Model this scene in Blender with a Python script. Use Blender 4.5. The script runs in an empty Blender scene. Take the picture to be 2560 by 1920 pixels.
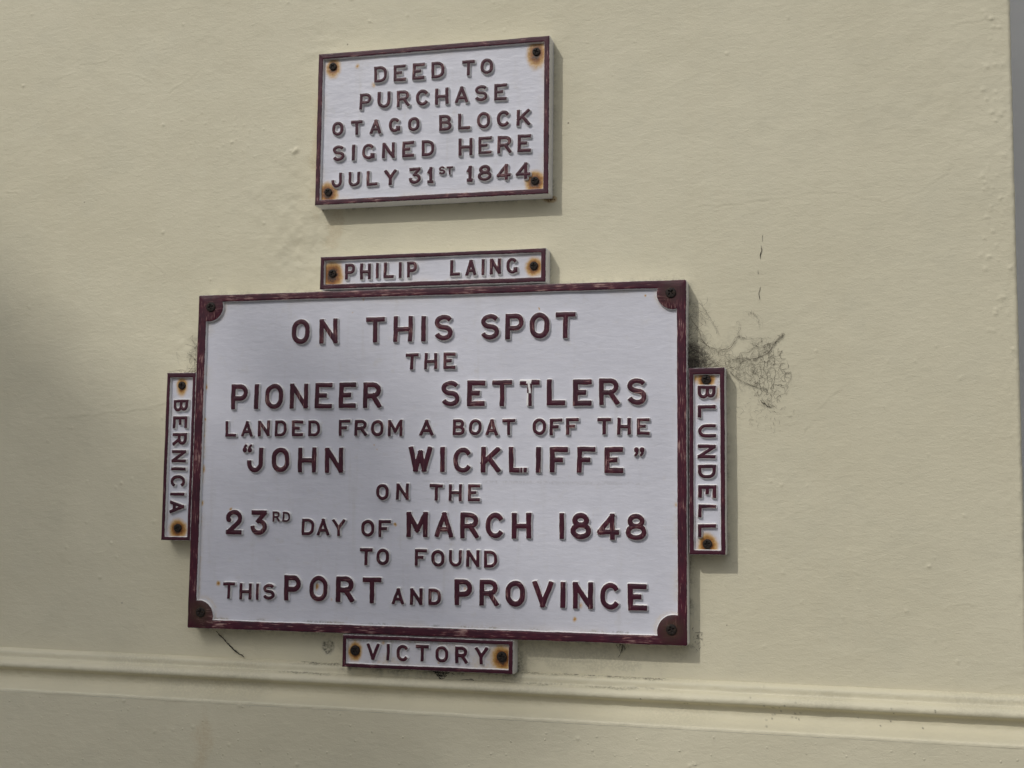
import bpy, math
import numpy as np
from mathutils import Vector, Matrix

scene = bpy.context.scene
COL = scene.collection

# ------------------------------------------------------------------ camera
cam_d = bpy.data.cameras.new('camera')
cam_d.sensor_width = 36.0
cam_d.lens = 3095.31 * 36.0 / 2560.0
cam_d.clip_start = 0.05
cam_d.clip_end = 500.0
cam = bpy.data.objects.new('camera', cam_d)
COL.objects.link(cam)
_r = ((0.97167953, 0.2360762, 0.01034056),          # right
      (-0.01311836, 0.09758353, -0.99514088),       # down
      (-0.23593815, 0.96682236, 0.09791685))        # forward
M = Matrix(((_r[0][0], -_r[1][0], -_r[2][0]),
            (_r[0][1], -_r[1][1], -_r[2][1]),
            (_r[0][2], -_r[1][2], -_r[2][2]))).to_4x4()
M.translation = Vector((1.10468, -2.06847, -0.38264))
cam.matrix_world = M
scene.camera = cam

# ------------------------------------------------------------------ light
SUN = Vector((-0.54, -1.0, 0.95)).normalized()      # towards the sun
SUN_STRENGTH = 2.6
SKY_STRENGTH = 0.12
EXPOSURE = -0.93
world = bpy.data.worlds.new("World")
scene.world = world
world.use_nodes = True
wn = world.node_tree.nodes
sky = wn.new('ShaderNodeTexSky')
sky.sky_type = 'NISHITA'
sky.sun_disc = False
sky.sun_elevation = math.asin(SUN.z)
sky.sun_rotation = math.atan2(SUN.x, SUN.y) % (2 * math.pi)
sky.dust_density = 3.0
sky.air_density = 1.0
sky.ozone_density = 1.0
# sky shaped to act as thin bright cloud: paler than a clear sky and brighter overhead than at the horizon
wl = world.node_tree.links
hs = wn.new('ShaderNodeHueSaturation'); hs.inputs['Saturation'].default_value = 0.22
wl.new(sky.outputs['Color'], hs.inputs['Color'])
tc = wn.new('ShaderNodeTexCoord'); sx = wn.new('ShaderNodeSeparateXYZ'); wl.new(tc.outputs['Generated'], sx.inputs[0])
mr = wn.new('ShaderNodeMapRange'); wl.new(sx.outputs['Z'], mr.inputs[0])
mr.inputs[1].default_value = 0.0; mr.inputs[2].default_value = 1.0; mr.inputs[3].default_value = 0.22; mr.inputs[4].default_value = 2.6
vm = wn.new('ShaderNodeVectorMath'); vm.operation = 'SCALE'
mx = wn.new('ShaderNodeMapRange'); wl.new(sx.outputs['X'], mx.inputs[0])      # sky weighted brighter on the right, added to light right-facing sides
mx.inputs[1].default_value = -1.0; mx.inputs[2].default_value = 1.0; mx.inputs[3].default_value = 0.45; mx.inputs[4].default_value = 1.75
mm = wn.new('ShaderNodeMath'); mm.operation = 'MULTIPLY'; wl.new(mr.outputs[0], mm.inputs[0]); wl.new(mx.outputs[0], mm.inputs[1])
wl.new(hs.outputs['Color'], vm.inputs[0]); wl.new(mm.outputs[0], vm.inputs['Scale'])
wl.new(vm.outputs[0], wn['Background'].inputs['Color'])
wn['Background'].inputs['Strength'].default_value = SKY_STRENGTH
sun_d = bpy.data.lights.new('sun', 'SUN')
sun_d.energy = SUN_STRENGTH
sun_d.angle = math.radians(0.8)
sun_d.color = (1.0, 0.97, 0.91)
sun = bpy.data.objects.new('sun', sun_d)
sun.rotation_euler = SUN.to_track_quat('Z', 'Y').to_euler()
sun.location = SUN * 20
COL.objects.link(sun)
vs = scene.view_settings
vs.view_transform = 'Standard'
vs.look = 'None'
vs.exposure = EXPOSURE
vs.gamma = 1.0
vs.use_curve_mapping = False

# ------------------------------------------------------------------ helpers
rng = np.random.default_rng(7)
_T = rng.random((512, 512))

def vnoise(x, y, seed=0):
    x = np.asarray(x, float) + seed * 37.13
    y = np.asarray(y, float) + seed * 11.71
    xi = np.floor(x).astype(int); yi = np.floor(y).astype(int)
    fx = x - xi; fy = y - yi
    fx = fx * fx * (3 - 2 * fx); fy = fy * fy * (3 - 2 * fy)
    a = _T[xi % 512, yi % 512]; b = _T[(xi + 1) % 512, yi % 512]
    c = _T[xi % 512, (yi + 1) % 512]; d = _T[(xi + 1) % 512, (yi + 1) % 512]
    return (a * (1 - fx) + b * fx) * (1 - fy) + (c * (1 - fx) + d * fx) * fy

def fbm(x, y, oct=4, seed=0):
    s = 0; a = 1.0; t = 0
    for i in range(oct):
        s = s + a * vnoise(x, y, seed + i * 3); t += a
        a *= 0.5; x = x * 2.03; y = y * 2.03
    return s / t * 2 - 1

def sstep(a, b, x):
    t = np.clip((x - a) / (b - a), 0, 1)
    return t * t * (3 - 2 * t)

def mesh_np(name, V, F, attrs=None, smooth=True):
    """V (n,3), F (m,4) or (m,3) arrays -> mesh, with float point attributes"""
    V = np.ascontiguousarray(V, np.float32); F = np.ascontiguousarray(F, np.int32)
    k = F.shape[1]
    me = bpy.data.meshes.new(name)
    me.vertices.add(len(V)); me.vertices.foreach_set('co', V.ravel())
    me.loops.add(F.size); me.loops.foreach_set('vertex_index', F.ravel())
    me.polygons.add(len(F))
    me.polygons.foreach_set('loop_start', np.arange(0, F.size, k, dtype=np.int32))
    me.polygons.foreach_set('loop_total', np.full(len(F), k, np.int32))
    me.polygons.foreach_set('use_smooth', np.full(len(F), smooth, bool))
    for an, av in (attrs or {}).items():
        at = me.attributes.new(an, 'FLOAT', 'POINT')
        at.data.foreach_set('value', np.ascontiguousarray(av, np.float32))
    me.update(calc_edges=True)
    me.validate()
    return me

def link(name, me, mat=None, parent=None, loc=(0, 0, 0)):
    o = bpy.data.objects.new(name, me)
    if mat: me.materials.append(mat)
    o.location = loc
    if parent: o.parent = parent
    COL.objects.link(o)
    return o

def empty(name, loc):
    o = bpy.data.objects.new(name, None)
    o.location = loc
    o.empty_display_size = 0.05
    COL.objects.link(o)
    return o

def tag(o, label, cat, group=None):
    o['label'] = label; o['category'] = cat
    if group: o['group'] = group

def grid_faces(nr, nc, base=0):
    i = np.arange(nr * nc).reshape(nr, nc) + base
    return np.stack([i[:-1, :-1], i[1:, :-1], i[1:, 1:], i[:-1, 1:]], -1).reshape(-1, 4)

# ------------------------------------------------------------------ node helpers
class NT:
    def __init__(s, name):
        s.m = bpy.data.materials.new(name); s.m.use_nodes = True
        s.t = s.m.node_tree; s.n = s.t.nodes; s.l = s.t.links
        s.b = s.n['Principled BSDF']
    def new(s, typ, **kw):
        n = s.n.new(typ)
        for k, v in kw.items(): setattr(n, k, v)
        return n
    def put(s, sock, v):
        if hasattr(v, 'is_output') or hasattr(v, 'links') and not isinstance(v, (int, float, tuple)): s.l.new(v, sock)
        else: sock.default_value = v
    def math(s, op, a, b=0.0, c=None, clamp=False):
        n = s.new('ShaderNodeMath', operation=op, use_clamp=clamp)
        s.put(n.inputs[0], a); s.put(n.inputs[1], b)
        if c is not None: s.put(n.inputs[2], c)
        return n.outputs[0]
    def ramp(s, v, a, b, lo=0.0, hi=1.0):
        n = s.new('ShaderNodeMapRange', interpolation_type='SMOOTHSTEP')
        s.put(n.inputs[0], v); n.inputs[1].default_value = a; n.inputs[2].default_value = b
        n.inputs[3].default_value = lo; n.inputs[4].default_value = hi
        return n.outputs[0]
    def attr(s, name):
        return s.new('ShaderNodeAttribute', attribute_name=name).outputs['Fac']
    def co(s):
        return s.new('ShaderNodeTexCoord').outputs['Object']
    def scale(s, v, sc, rot=(0, 0, 0)):
        n = s.new('ShaderNodeMapping'); s.l.new(v, n.inputs[0])
        n.inputs['Scale'].default_value = sc; n.inputs['Rotation'].default_value = rot
        return n.outputs[0]
    def noise(s, v, sc=1.0, detail=3.0, rough=0.5, dist=0.0):
        n = s.new('ShaderNodeTexNoise'); s.l.new(v, n.inputs['Vector'])
        n.inputs['Scale'].default_value = sc; n.inputs['Detail'].default_value = detail
        n.inputs['Roughness'].default_value = rough; n.inputs['Distortion'].default_value = dist
        return n.outputs['Fac']
    def mix(s, f, a, b):
        n = s.new('ShaderNodeMix', data_type='RGBA')
        s.put(n.inputs[0], f)
        for k, v in ((6, a), (7, b)):
            if isinstance(v, tuple): n.inputs[k].default_value = (*v, 1)
            else: s.l.new(v, n.inputs[k])
        return n.outputs[2]
    def bump(s, h, dist, strength=1.0, prev=None):
        n = s.new('ShaderNodeBump'); s.l.new(h, n.inputs['Height'])
        n.inputs['Distance'].default_value = dist; n.inputs['Strength'].default_value = strength
        if prev: s.l.new(prev, n.inputs['Normal'])
        return n.outputs['Normal']
    def out(s, col, rough=0.6, normal=None, spec=0.5):
        if isinstance(col, tuple): s.b.inputs['Base Color'].default_value = (*col, 1)
        else: s.l.new(col, s.b.inputs['Base Color'])
        s.put(s.b.inputs['Roughness'], rough)
        s.b.inputs['Specular IOR Level'].default_value = spec
        if normal: s.l.new(normal, s.b.inputs['Normal'])
        return s.m

def stains(t, co, pts, warp=0.004):
    """0..1 rust amount: discs (x, z, radius, strength, drip) with ragged edges, drawn out downwards"""
    n = t.new('ShaderNodeTexNoise'); t.l.new(co, n.inputs['Vector'])
    n.inputs['Scale'].default_value = 75; n.inputs['Detail'].default_value = 5
    sub = t.new('ShaderNodeVectorMath', operation='SUBTRACT'); t.l.new(n.outputs['Color'], sub.inputs[0])
    sub.inputs[1].default_value = (0.5, 0.5, 0.5)
    sc = t.new('ShaderNodeVectorMath', operation='SCALE'); t.l.new(sub.outputs[0], sc.inputs[0]); sc.inputs['Scale'].default_value = warp * 2
    ad = t.new('ShaderNodeVectorMath', operation='ADD'); t.l.new(co, ad.inputs[0]); t.l.new(sc.outputs[0], ad.inputs[1])
    acc = None
    for (x, z, r, st, dr) in pts:
        mp = t.new('ShaderNodeMapping'); t.l.new(ad.outputs[0], mp.inputs[0])
        mp.inputs['Location'].default_value = (-x, 0, -z / dr + (r * 0.09 if dr > 1 else 0))
        mp.inputs['Scale'].default_value = (1, 0, 1 / dr)
        ln = t.new('ShaderNodeVectorMath', operation='LENGTH'); t.l.new(mp.outputs[0], ln.inputs[0])
        v = t.math('MULTIPLY', t.math('POWER', t.math('SUBTRACT', 1.0, t.math('DIVIDE', ln.outputs['Value'], r), clamp=True), 1.15), st * 1.45)
        acc = v if acc is None else t.math('MAXIMUM', acc, v)
    return acc

def rust_over(t, base, amount, fine):
    a = t.math('MULTIPLY', amount, t.ramp(fine, 0.2, 0.65, 0.75, 1.1), clamp=True)
    c = t.mix(t.ramp(a, 0.0, 0.55), base, (0.52, 0.31, 0.095))
    c = t.mix(t.ramp(a, 0.32, 0.80), c, (0.23, 0.085, 0.015))
    return t.mix(t.ramp(a, 0.75, 1.05), c, (0.045, 0.02, 0.01))

# ------------------------------------------------------------------ materials
def wall_material():
    t = NT('cream_masonry_paint'); co = t.co()
    big = t.noise(co, 2.2, 4, 0.55)
    mid = t.noise(co, 14, 4, 0.6)
    c = t.mix(t.ramp(big, 0.3, 0.7), (0.595, 0.552, 0.408), (0.635, 0.593, 0.448))
    c = t.mix(t.ramp(mid, 0.45, 0.75, 0, 0.25), c, (0.52, 0.495, 0.38))
    streak = t.noise(t.scale(co, (30, 30, 1.6)), 1.0, 4, 0.6)
    c = t.mix(t.ramp(streak, 0.55, 0.85, 0, 0.12), c, (0.49, 0.455, 0.33))
    # brown weather stains and grime, laid down vertex by vertex
    fine = t.noise(co, 260, 4, 0.65)
    r = t.math('MULTIPLY', t.attr('rust'), t.ramp(fine, 0.3, 0.7, 0.6, 1.2), clamp=True)
    c = t.mix(t.ramp(r, 0.02, 0.6, 0, 0.8), c, (0.43, 0.29, 0.13))
    c = t.mix(t.ramp(r, 0.6, 1.0), c, (0.10, 0.045, 0.018))
    g = t.math('MULTIPLY', t.attr('grime'), t.ramp(fine, 0.35, 0.62, 0.25, 1.35), clamp=True)
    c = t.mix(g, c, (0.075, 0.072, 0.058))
    # dark flecks
    vo = t.new('ShaderNodeTexVoronoi'); t.l.new(co, vo.inputs['Vector']); vo.inputs['Scale'].default_value = 26
    vo.inputs['Randomness'].default_value = 1
    sep = t.new('ShaderNodeSeparateColor'); t.l.new(vo.outputs['Color'], sep.inputs[0])
    fl = t.math('MULTIPLY', t.ramp(vo.outputs['Distance'], 0.03, 0.055, 1, 0), t.math('GREATER_THAN', sep.outputs[0], 0.93))
    c = t.mix(t.math('MULTIPLY', fl, 0.7), c, (0.10, 0.085, 0.06))
    # brushed, slightly gritty paint film
    n1 = t.noise(t.scale(co, (58, 58, 135)), 1.0, 5, 0.6, 0.4)
    n2 = t.noise(t.scale(co, (420, 420, 560)), 1.0, 3, 0.6)
    nb = t.bump(n1, 0.00075)
    nb = t.bump(n2, 0.00035, prev=nb)
    vo2 = t.new('ShaderNodeTexVoronoi'); t.l.new(co, vo2.inputs['Vector']); vo2.inputs['Scale'].default_value = 75
    sp2 = t.new('ShaderNodeSeparateColor'); t.l.new(vo2.outputs['Color'], sp2.inputs[0])
    bl = t.math('MULTIPLY', t.ramp(vo2.outputs['Distance'], 0.0, 0.2, 1, 0), t.math('GREATER_THAN', sp2.outputs[1], 0.86))
    nb = t.bump(bl, 0.0008, prev=nb)
    return t.out(c, 0.62, nb, 0.35)

def white_material(name, pts):
    t = NT(name); co = t.co()
    c = t.mix(t.ramp(t.noise(co, 9, 4, 0.6), 0.35, 0.7), (0.60, 0.602, 0.672), (0.56, 0.562, 0.628))
    fine = t.noise(co, 230, 4, 0.65)
    c = t.mix(t.ramp(t.noise(co, 55, 5, 0.65), 0.56, 0.82, 0, 0.35), c, (0.50, 0.47, 0.42))
    g = t.math('MULTIPLY', t.attr('grime'), t.ramp(fine, 0.36, 0.62, 0.0, 1.3), clamp=True)
    c = t.mix(g, c, (0.17, 0.16, 0.13))
    y = t.math('MULTIPLY', t.attr('tan'), t.ramp(fine, 0.3, 0.65, 0.4, 1.1), clamp=True)
    c = t.mix(y, c, (0.52, 0.40, 0.22))
    run = t.noise(t.scale(co, (55, 55, 5)), 1.0, 4, 0.6)
    c = t.mix(t.ramp(run, 0.55, 0.85, 0, 0.30), c, (0.43, 0.41, 0.38))
    brush = t.noise(t.scale(co, (12, 12, 220)), 1.0, 4, 0.6)
    c = t.mix(t.ramp(brush, 0.35, 0.7, 0.0, 0.22), c, (0.66, 0.65, 0.70))
    vf = t.new('ShaderNodeTexVoronoi'); t.l.new(co, vf.inputs['Vector']); vf.inputs['Scale'].default_value = 38
    sf = t.new('ShaderNodeSeparateColor'); t.l.new(vf.outputs['Color'], sf.inputs[0])
    fl = t.math('MULTIPLY', t.ramp(vf.outputs['Distance'], 0.03, 0.06, 1, 0), t.math('GREATER_THAN', sf.outputs[0], 0.90))
    c = t.mix(t.math('MULTIPLY', fl, 0.6), c, (0.14, 0.11, 0.09))
    if pts: c = rust_over(t, c, stains(t, co, pts), fine)
    n1 = t.noise(t.scale(co, (45, 45, 130)), 1.0, 5, 0.6, 0.3)
    nb = t.bump(n1, 0.0006)
    vo = t.new('ShaderNodeTexVoronoi'); t.l.new(co, vo.inputs['Vector']); vo.inputs['Scale'].default_value = 60
    sp = t.new('ShaderNodeSeparateColor'); t.l.new(vo.outputs['Color'], sp.inputs[0])
    bl = t.math('MULTIPLY', t.ramp(vo.outputs['Distance'], 0.0, 0.16, 1, 0), t.math('GREATER_THAN', sp.outputs[1], 0.93))
    nb = t.bump(bl, 0.0009, prev=nb)
    return t.out(c, 0.38, nb, 0.5)

def maroon_material(name, pts=None, wear=0.0):
    """maroon paint brushed over white: 'paint' says where the brush went, 'across' its direction"""
    t = NT(name); co = t.co()
    fine = t.noise(co, 300, 3, 0.6)
    sh = t.noise(t.scale(co, (38, 200, 650)), 1.0, 4, 0.62)
    sv = t.noise(t.scale(co, (650, 200, 38)), 1.0, 4, 0.62)
    ac = t.attr('across')
    st = t.math('ADD', t.math('MULTIPLY', sh, ac), t.math('MULTIPLY', sv, t.math('SUBTRACT', 1.0, ac)))
    patch = t.noise(co, 24, 3, 0.6)
    wearv = t.math('ADD', st, t.math('MULTIPLY', t.math('SUBTRACT', patch, 0.5), 0.55))
    c = t.mix(t.ramp(t.noise(co, 35, 3, 0.5), 0.3, 0.7), (0.056, 0.0078, 0.0205), (0.038, 0.0078, 0.018))
    c = t.mix(t.ramp(wearv, 0.54 - wear, 0.70 - wear, 0, 0.45), c, (0.17, 0.035, 0.045))
    c = t.mix(t.ramp(wearv, 0.66 - wear, 0.74 - wear, 0, 0.75), c, (0.44, 0.29, 0.26))
    if pts: 
        a = t.math('MULTIPLY', stains(t, co, pts, 0.006), t.ramp(fine, 0.2, 0.7, 0.6, 1.1), clamp=True)
        c = t.mix(a, c, (0.050, 0.027, 0.016))
    p = t.math('ADD', t.attr('paint'), t.math('MULTIPLY', t.math('SUBTRACT', t.noise(co, 160, 3, 0.6), 0.5), 0.7))
    white = t.mix(t.ramp(fine, 0.5, 0.75, 0, 0.3), (0.76, 0.75, 0.74), (0.60, 0.57, 0.50))
    c = t.mix(t.ramp(p, 0.42, 0.56), white, c)
    nb = t.bump(st, 0.00045)
    return t.out(c, t.ramp(fine, 0.3, 0.7, 0.36, 0.52), nb, 0.3)

def screw_material():
    t = NT('rusty_steel'); co = t.co()
    f = t.noise(co, 420, 4, 0.65)
    c = t.mix(t.ramp(f, 0.4, 0.72), (0.013, 0.012, 0.012), (0.05, 0.03, 0.018))
    return t.out(c, 0.55, t.bump(f, 0.0006), 0.2)

def plain(name, col, rough=0.8, nscale=40, var=0.25):
    t = NT(name); co = t.co(); f = t.noise(co, nscale, 4, 0.6)
    return t.out(t.mix(f, tuple(v * (1 - var) for v in col), tuple(v * (1 + var) for v in col)), rough)

M_WALL = wall_material()
M_SCREW = screw_material()
M_WEB = plain('dusty_silk', (0.070, 0.058, 0.046), 0.95, 90)
M_DEBRIS = plain('black_debris', (0.022, 0.019, 0.017), 0.9, 90)
M_GREY = plain('grey_paint', (0.70, 0.70, 0.70), 0.7, 3, 0.12)
M_GROUND = plain('concrete_paving', (0.10, 0.10, 0.098), 0.9, 2, 0.15)

# ------------------------------------------------------------------ the setting: ground below the frame
WY = 0.034                                   # face of the wall, metres behind the plaque fronts
gs = 60.0
g = link('ground', mesh_np('ground', np.array([(-gs, -gs, -1.93), (gs, -gs, -1.93), (gs, gs, -1.93), (-gs, gs, -1.93)]), np.array([[0, 1, 2, 3]])), M_GROUND)
g['kind'] = 'structure'

# ------------------------------------------------------------------ the wall
def corner_x(z): return 1.42805 + (z - 0.053) * 0.0031

def path(z, xs):
    """plan of the wall: along the front, round the right corner, back down the side; returns p (n,2), normal (n,2), s"""
    R = 0.007
    th = np.linspace(0, math.pi / 2, 9)[1:]
    back = np.array([0.01, 0.03, 0.08, 0.25, 0.9, 2.7])
    px = np.concatenate([xs, xs[-1] + R * np.sin(th), np.full(len(back), xs[-1] + R)])
    py = np.concatenate([np.full(len(xs), WY), WY + R * (1 - np.cos(th)), WY + R + back])
    nx = np.concatenate([np.zeros(len(xs)), np.sin(th), np.ones(len(back))])
    ny = np.concatenate([-np.ones(len(xs)), -np.cos(th), np.zeros(len(back))])
    return px, py, nx, ny

XS = np.concatenate([np.array([-4.0, -2.5, -1.5, -1.0]), np.arange(-0.66, 1.4205, 0.002), [1.421]])
RC = 0.007

CRACKS = [[[-0.3392, 0.4496], [-0.2983, 0.4603], [-0.2915, 0.4743], [-0.2393, 0.4747], [-0.2142, 0.4909], [-0.2066, 0.4876]], [[-0.1007, 0.4002], [-0.0833, 0.4124], [-0.0622, 0.4226], [-0.0397, 0.441]], [[-0.1865, 0.4486], [-0.1418, 0.4301]], [[-0.4486, 0.2253], [-0.4217, 0.2216]], [[-0.1302, 0.0784], [-0.0952, 0.0526]], [[1.3406, 0.4158], [1.3653, 0.4209], [1.4104, 0.424], [1.4191, 0.4164]], [[1.4003, 0.2109], [1.4137, 0.2138]], [[1.3059, -0.5388], [1.315, -0.5339], [1.3442, -0.5307]], [[1.372, -0.6631], [1.3986, -0.655], [1.4162, -0.6531]], [[1.0928, -0.2552], [1.1022, -0.2409]], [[1.1141, -0.2194], [1.133, -0.2004], [1.1484, -0.1886]], [[0.9187, 0.1326], [0.9884, 0.132], [1.0875, 0.1424], [1.1275, 0.1472], [1.1669, 0.1398], [1.2275, 0.1232], [1.2663, 0.1335], [1.2886, 0.1465], [1.3266, 0.168], [1.3288, 0.1806]], [[-0.3455, -0.2272], [-0.1486, -0.2132], [-0.074, -0.1987]]]
PIMPLES = []
for k in range(1900):
    x = rng.uniform(-0.6, 1.42); z = rng.uniform(-0.9, 0.7)
    if vnoise(x * 3.1, z * 3.1, 5) < rng.uniform(0.25, 0.95): continue
    r = 0.0010 + 0.0017 * rng.random() ** 2.5
    PIMPLES.append((x, z, r, r * rng.uniform(0.25, 0.7)))
for k in range(60):                           # gritty run of paint along the right arris
    x = rng.normal(1.395, 0.014); z = rng.uniform(-0.1, 0.45)
    if x < 1.42: PIMPLES.append((x, z, rng.uniform(0.0015, 0.004), rng.uniform(0.0006, 0.0014)))
for k in range(40):                           # a colony of blisters left of the upper plaque
    PIMPLES.append((rng.normal(0.05, 0.06), rng.normal(0.31, 0.025), rng.uniform(0.0012, 0.0022), rng.uniform(0.0006, 0.0012)))
PIMPLES += [(0.1712, 0.2756, 0.0045, 0.0035), (0.167, 0.2715, 0.003, 0.0022)]

def wall_disp(X, Z):
    d = 0.0011 * fbm(X * 3.0, Z * 3.6, 3, 1) + 0.0007 * fbm(X * 17, Z * 22, 3, 2)
    d = d + 0.00012 * fbm(X * 60, Z * 100, 2, 3) * (0.5 + vnoise(X * 5, Z * 5, 8))
    # lumpy patched plaster beside the plaques
    for (cx, cz, r, a) in ((0.185, 0.16, 0.12, 0.0016), (0.19, 0.07, 0.05, 0.0018), (0.22, 0.47, 0.05, 0.0016), (-0.03, -0.08, 0.06, 0.0014), (1.39, 0.3, 0.16, 0.0008)):
        m = np.exp(-((X - cx) ** 2 + (Z - cz) ** 2) / (r * r))
        d = d + a * m * fbm(X * 38 + 5, Z * 46, 3, 11)
    return d

def stamp(X, Z, d, cols0, rows0, dx, dz):
    nr, nc = X.shape
    for (x, z, r, h) in PIMPLES:
        j = int(round((x - cols0) / dx)); i = int(round((z - rows0) / dz))
        k = int(3 * r / 0.002) + 2
        if i < -k or i > nr + k: continue
        i0, i1, j0, j1 = max(i - k, 0), min(i + k, nr), max(j - k, 0), min(j + k, nc)
        if i0 >= i1 or j0 >= j1: continue
        q = ((X[i0:i1, j0:j1] - x) ** 2 + (Z[i0:i1, j0:j1] - z) ** 2) / (r * r)
        d[i0:i1, j0:j1] += h * np.exp(-q)

def seg_dist(X, Z, pts):
    D = np.full(X.shape, 1e9); SG = np.zeros(X.shape)
    for (a, b) in zip(pts[:-1], pts[1:]):
        ax, az = a; bx, bz = b
        L2 = (bx - ax) ** 2 + (bz - az) ** 2
        t = np.clip(((X - ax) * (bx - ax) + (Z - az) * (bz - az)) / L2, 0, 1)
        q = np.hypot(X - ax - t * (bx - ax), Z - az - t * (bz - az))
        s = np.sign((bx - ax) * (Z - az) - (bz - az) * (X - ax))
        w = q < D
        D[w] = q[w]; SG[w] = s[w]
    return D, SG

def add_cracks(X, Z, d):
    for pts in CRACKS:
        P = np.array(pts)
        b = (X > P[:, 0].min() - 0.02) & (X < P[:, 0].max() + 0.02) & (Z > P[:, 1].min() - 0.02) & (Z < P[:, 1].max() + 0.02)
        if not b.any(): continue
        jx = X[b] + 0.004 * fbm(X[b] * 60, Z[b] * 60, 3, 21); jz = Z[b] + 0.004 * fbm(X[b] * 60, Z[b] * 60, 3, 22)
        D, SG = seg_dist(jx, jz, P)
        amp = 0.4 + 0.9 * vnoise(X[b] * 40, Z[b] * 40, 9)
        d[b] += 0.6 * amp * (-0.0006 * np.exp(-(D / 0.0012) ** 2) + 0.00055 * np.where(SG > 0, np.exp(-(D / 0.006) ** 2), 0))

def blob(X, Z, cx, cz, rx, rz, seed=0, ragged=0.5):
    q = np.hypot((X - cx) / rx, (Z - cz) / rz) + ragged * fbm(X * 45, Z * 45, 4, 30 + seed)
    return sstep(1.0, 0.25, q)

def wall_marks(X, Z):
    g = np.zeros(X.shape); r = np.zeros(X.shape)
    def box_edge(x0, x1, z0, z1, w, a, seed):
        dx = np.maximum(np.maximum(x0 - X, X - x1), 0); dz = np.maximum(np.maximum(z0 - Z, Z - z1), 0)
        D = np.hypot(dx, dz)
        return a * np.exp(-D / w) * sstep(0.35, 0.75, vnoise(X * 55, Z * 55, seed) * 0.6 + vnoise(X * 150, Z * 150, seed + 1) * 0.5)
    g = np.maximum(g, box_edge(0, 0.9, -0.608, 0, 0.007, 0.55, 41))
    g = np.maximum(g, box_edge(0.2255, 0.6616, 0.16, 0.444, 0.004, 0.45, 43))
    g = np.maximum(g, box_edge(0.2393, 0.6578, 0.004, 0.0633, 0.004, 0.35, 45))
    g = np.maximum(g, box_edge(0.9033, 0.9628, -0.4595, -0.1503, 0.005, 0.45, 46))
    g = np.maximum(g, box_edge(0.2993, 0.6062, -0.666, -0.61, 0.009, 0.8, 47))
    g = np.maximum(g, 0.48 * blob(X, Z, 0.910, -0.128, 0.028, 0.05, 1))          # dust under the cobweb
    g = np.maximum(g, 0.95 * blob(X, Z, 0.908, -0.139, 0.022, 0.018, 2))
    g = np.maximum(g, 0.17 * blob(X, Z, 0.985, -0.14, 0.075, 0.05, 3, 0.8))
    g = np.maximum(g, 0.08 * blob(X, Z, 1.03, -0.165, 0.06, 0.06, 4, 0.8))
    g = np.maximum(g, 0.28 * blob(X, Z, -0.015, -0.10, 0.02, 0.05, 5, 0.9))
    g = np.maximum(g, 0.55 * blob(X, Z, -0.005, -0.138, 0.012, 0.008, 6, 0.6))
    g = np.maximum(g, 0.16 * blob(X, Z, 0.72, -0.64, 0.2, 0.025, 7, 1.0))
    # old filled screw hole by the lowest small plate
    q = np.hypot((X - 0.2591) / 0.011, (Z + 0.634) / 0.015)
    g = np.maximum(g, 0.5 * np.exp(-((q - 0.82) / 0.25) ** 2) * (Z < -0.628) + 0.42 * np.exp(-(q * 1.2) ** 4))
    # damp yellowish streaks and rust under the upper plaque
    r = np.maximum(r, 0.95 * blob(X, Z, 0.655, 0.158, 0.017, 0.009, 8, 0.4))
    r = np.maximum(r, 0.22 * blob(X, Z, 0.25, 0.12, 0.03, 0.09, 9, 0.7))
    r = np.maximum(r, 0.25 * blob(X, Z, 0.215, 0.28, 0.022, 0.17, 10, 0.7))
    r = np.maximum(r, 0.22 * blob(X, Z, 0.045, -0.80, 0.028, 0.11, 11, 0.6))
    r = np.maximum(r, 0.07 * sstep(0.6, 0.8, vnoise(X * 55, Z * 2.0, 50)) * (Z > -0.6))
    return g, r

def wall_sheet(name, zs, o_of_row, extra, dz, parent=None, slope=True, is_front=True):
    nz = len(zs)
    cols = len(XS) + 8 + 6
    V = np.zeros((nz, cols, 3)); DX = np.zeros((nz, cols)); 
    Xf = np.zeros((nz, cols))
    px = None
    for i, z in enumerate(zs):
        xs = XS.copy(); lean = corner_x(z) - RC
        k = sstep(1.30, 1.421, xs)
        xs = xs + k * (lean - 1.421)
        a, b, nx, ny = path(z, xs)
        V[i, :, 0] = a; V[i, :, 1] = b; V[i, :, 2] = z
        if px is None:
            NX = nx; NY = ny
        Xf[i] = np.concatenate([xs, xs[-1] + 0.0015 * np.arange(1, 9), xs[-1] + 0.012 + np.array([0.01, 0.03, 0.08, 0.2, 0.45, 0.8])])
        px = a
    Zf = np.repeat(np.asarray(zs)[:, None], cols, 1)
    d = extra(Xf, Zf)
    O = d + np.asarray(o_of_row)[:, None]
    if slope: V[:, :, 2] -= np.clip(Xf + 0.4, -1, 3)[:, :] * 0.0040 * (np.abs(np.asarray(zs) + 0.7) < 0.2)[:, None] - 0.0016
    V[:, :, 0] += NX[None] * O; V[:, :, 1] += NY[None] * O
    g, r = wall_marks(V[:, :, 0], V[:, :, 2])
    return V, g, r

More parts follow.
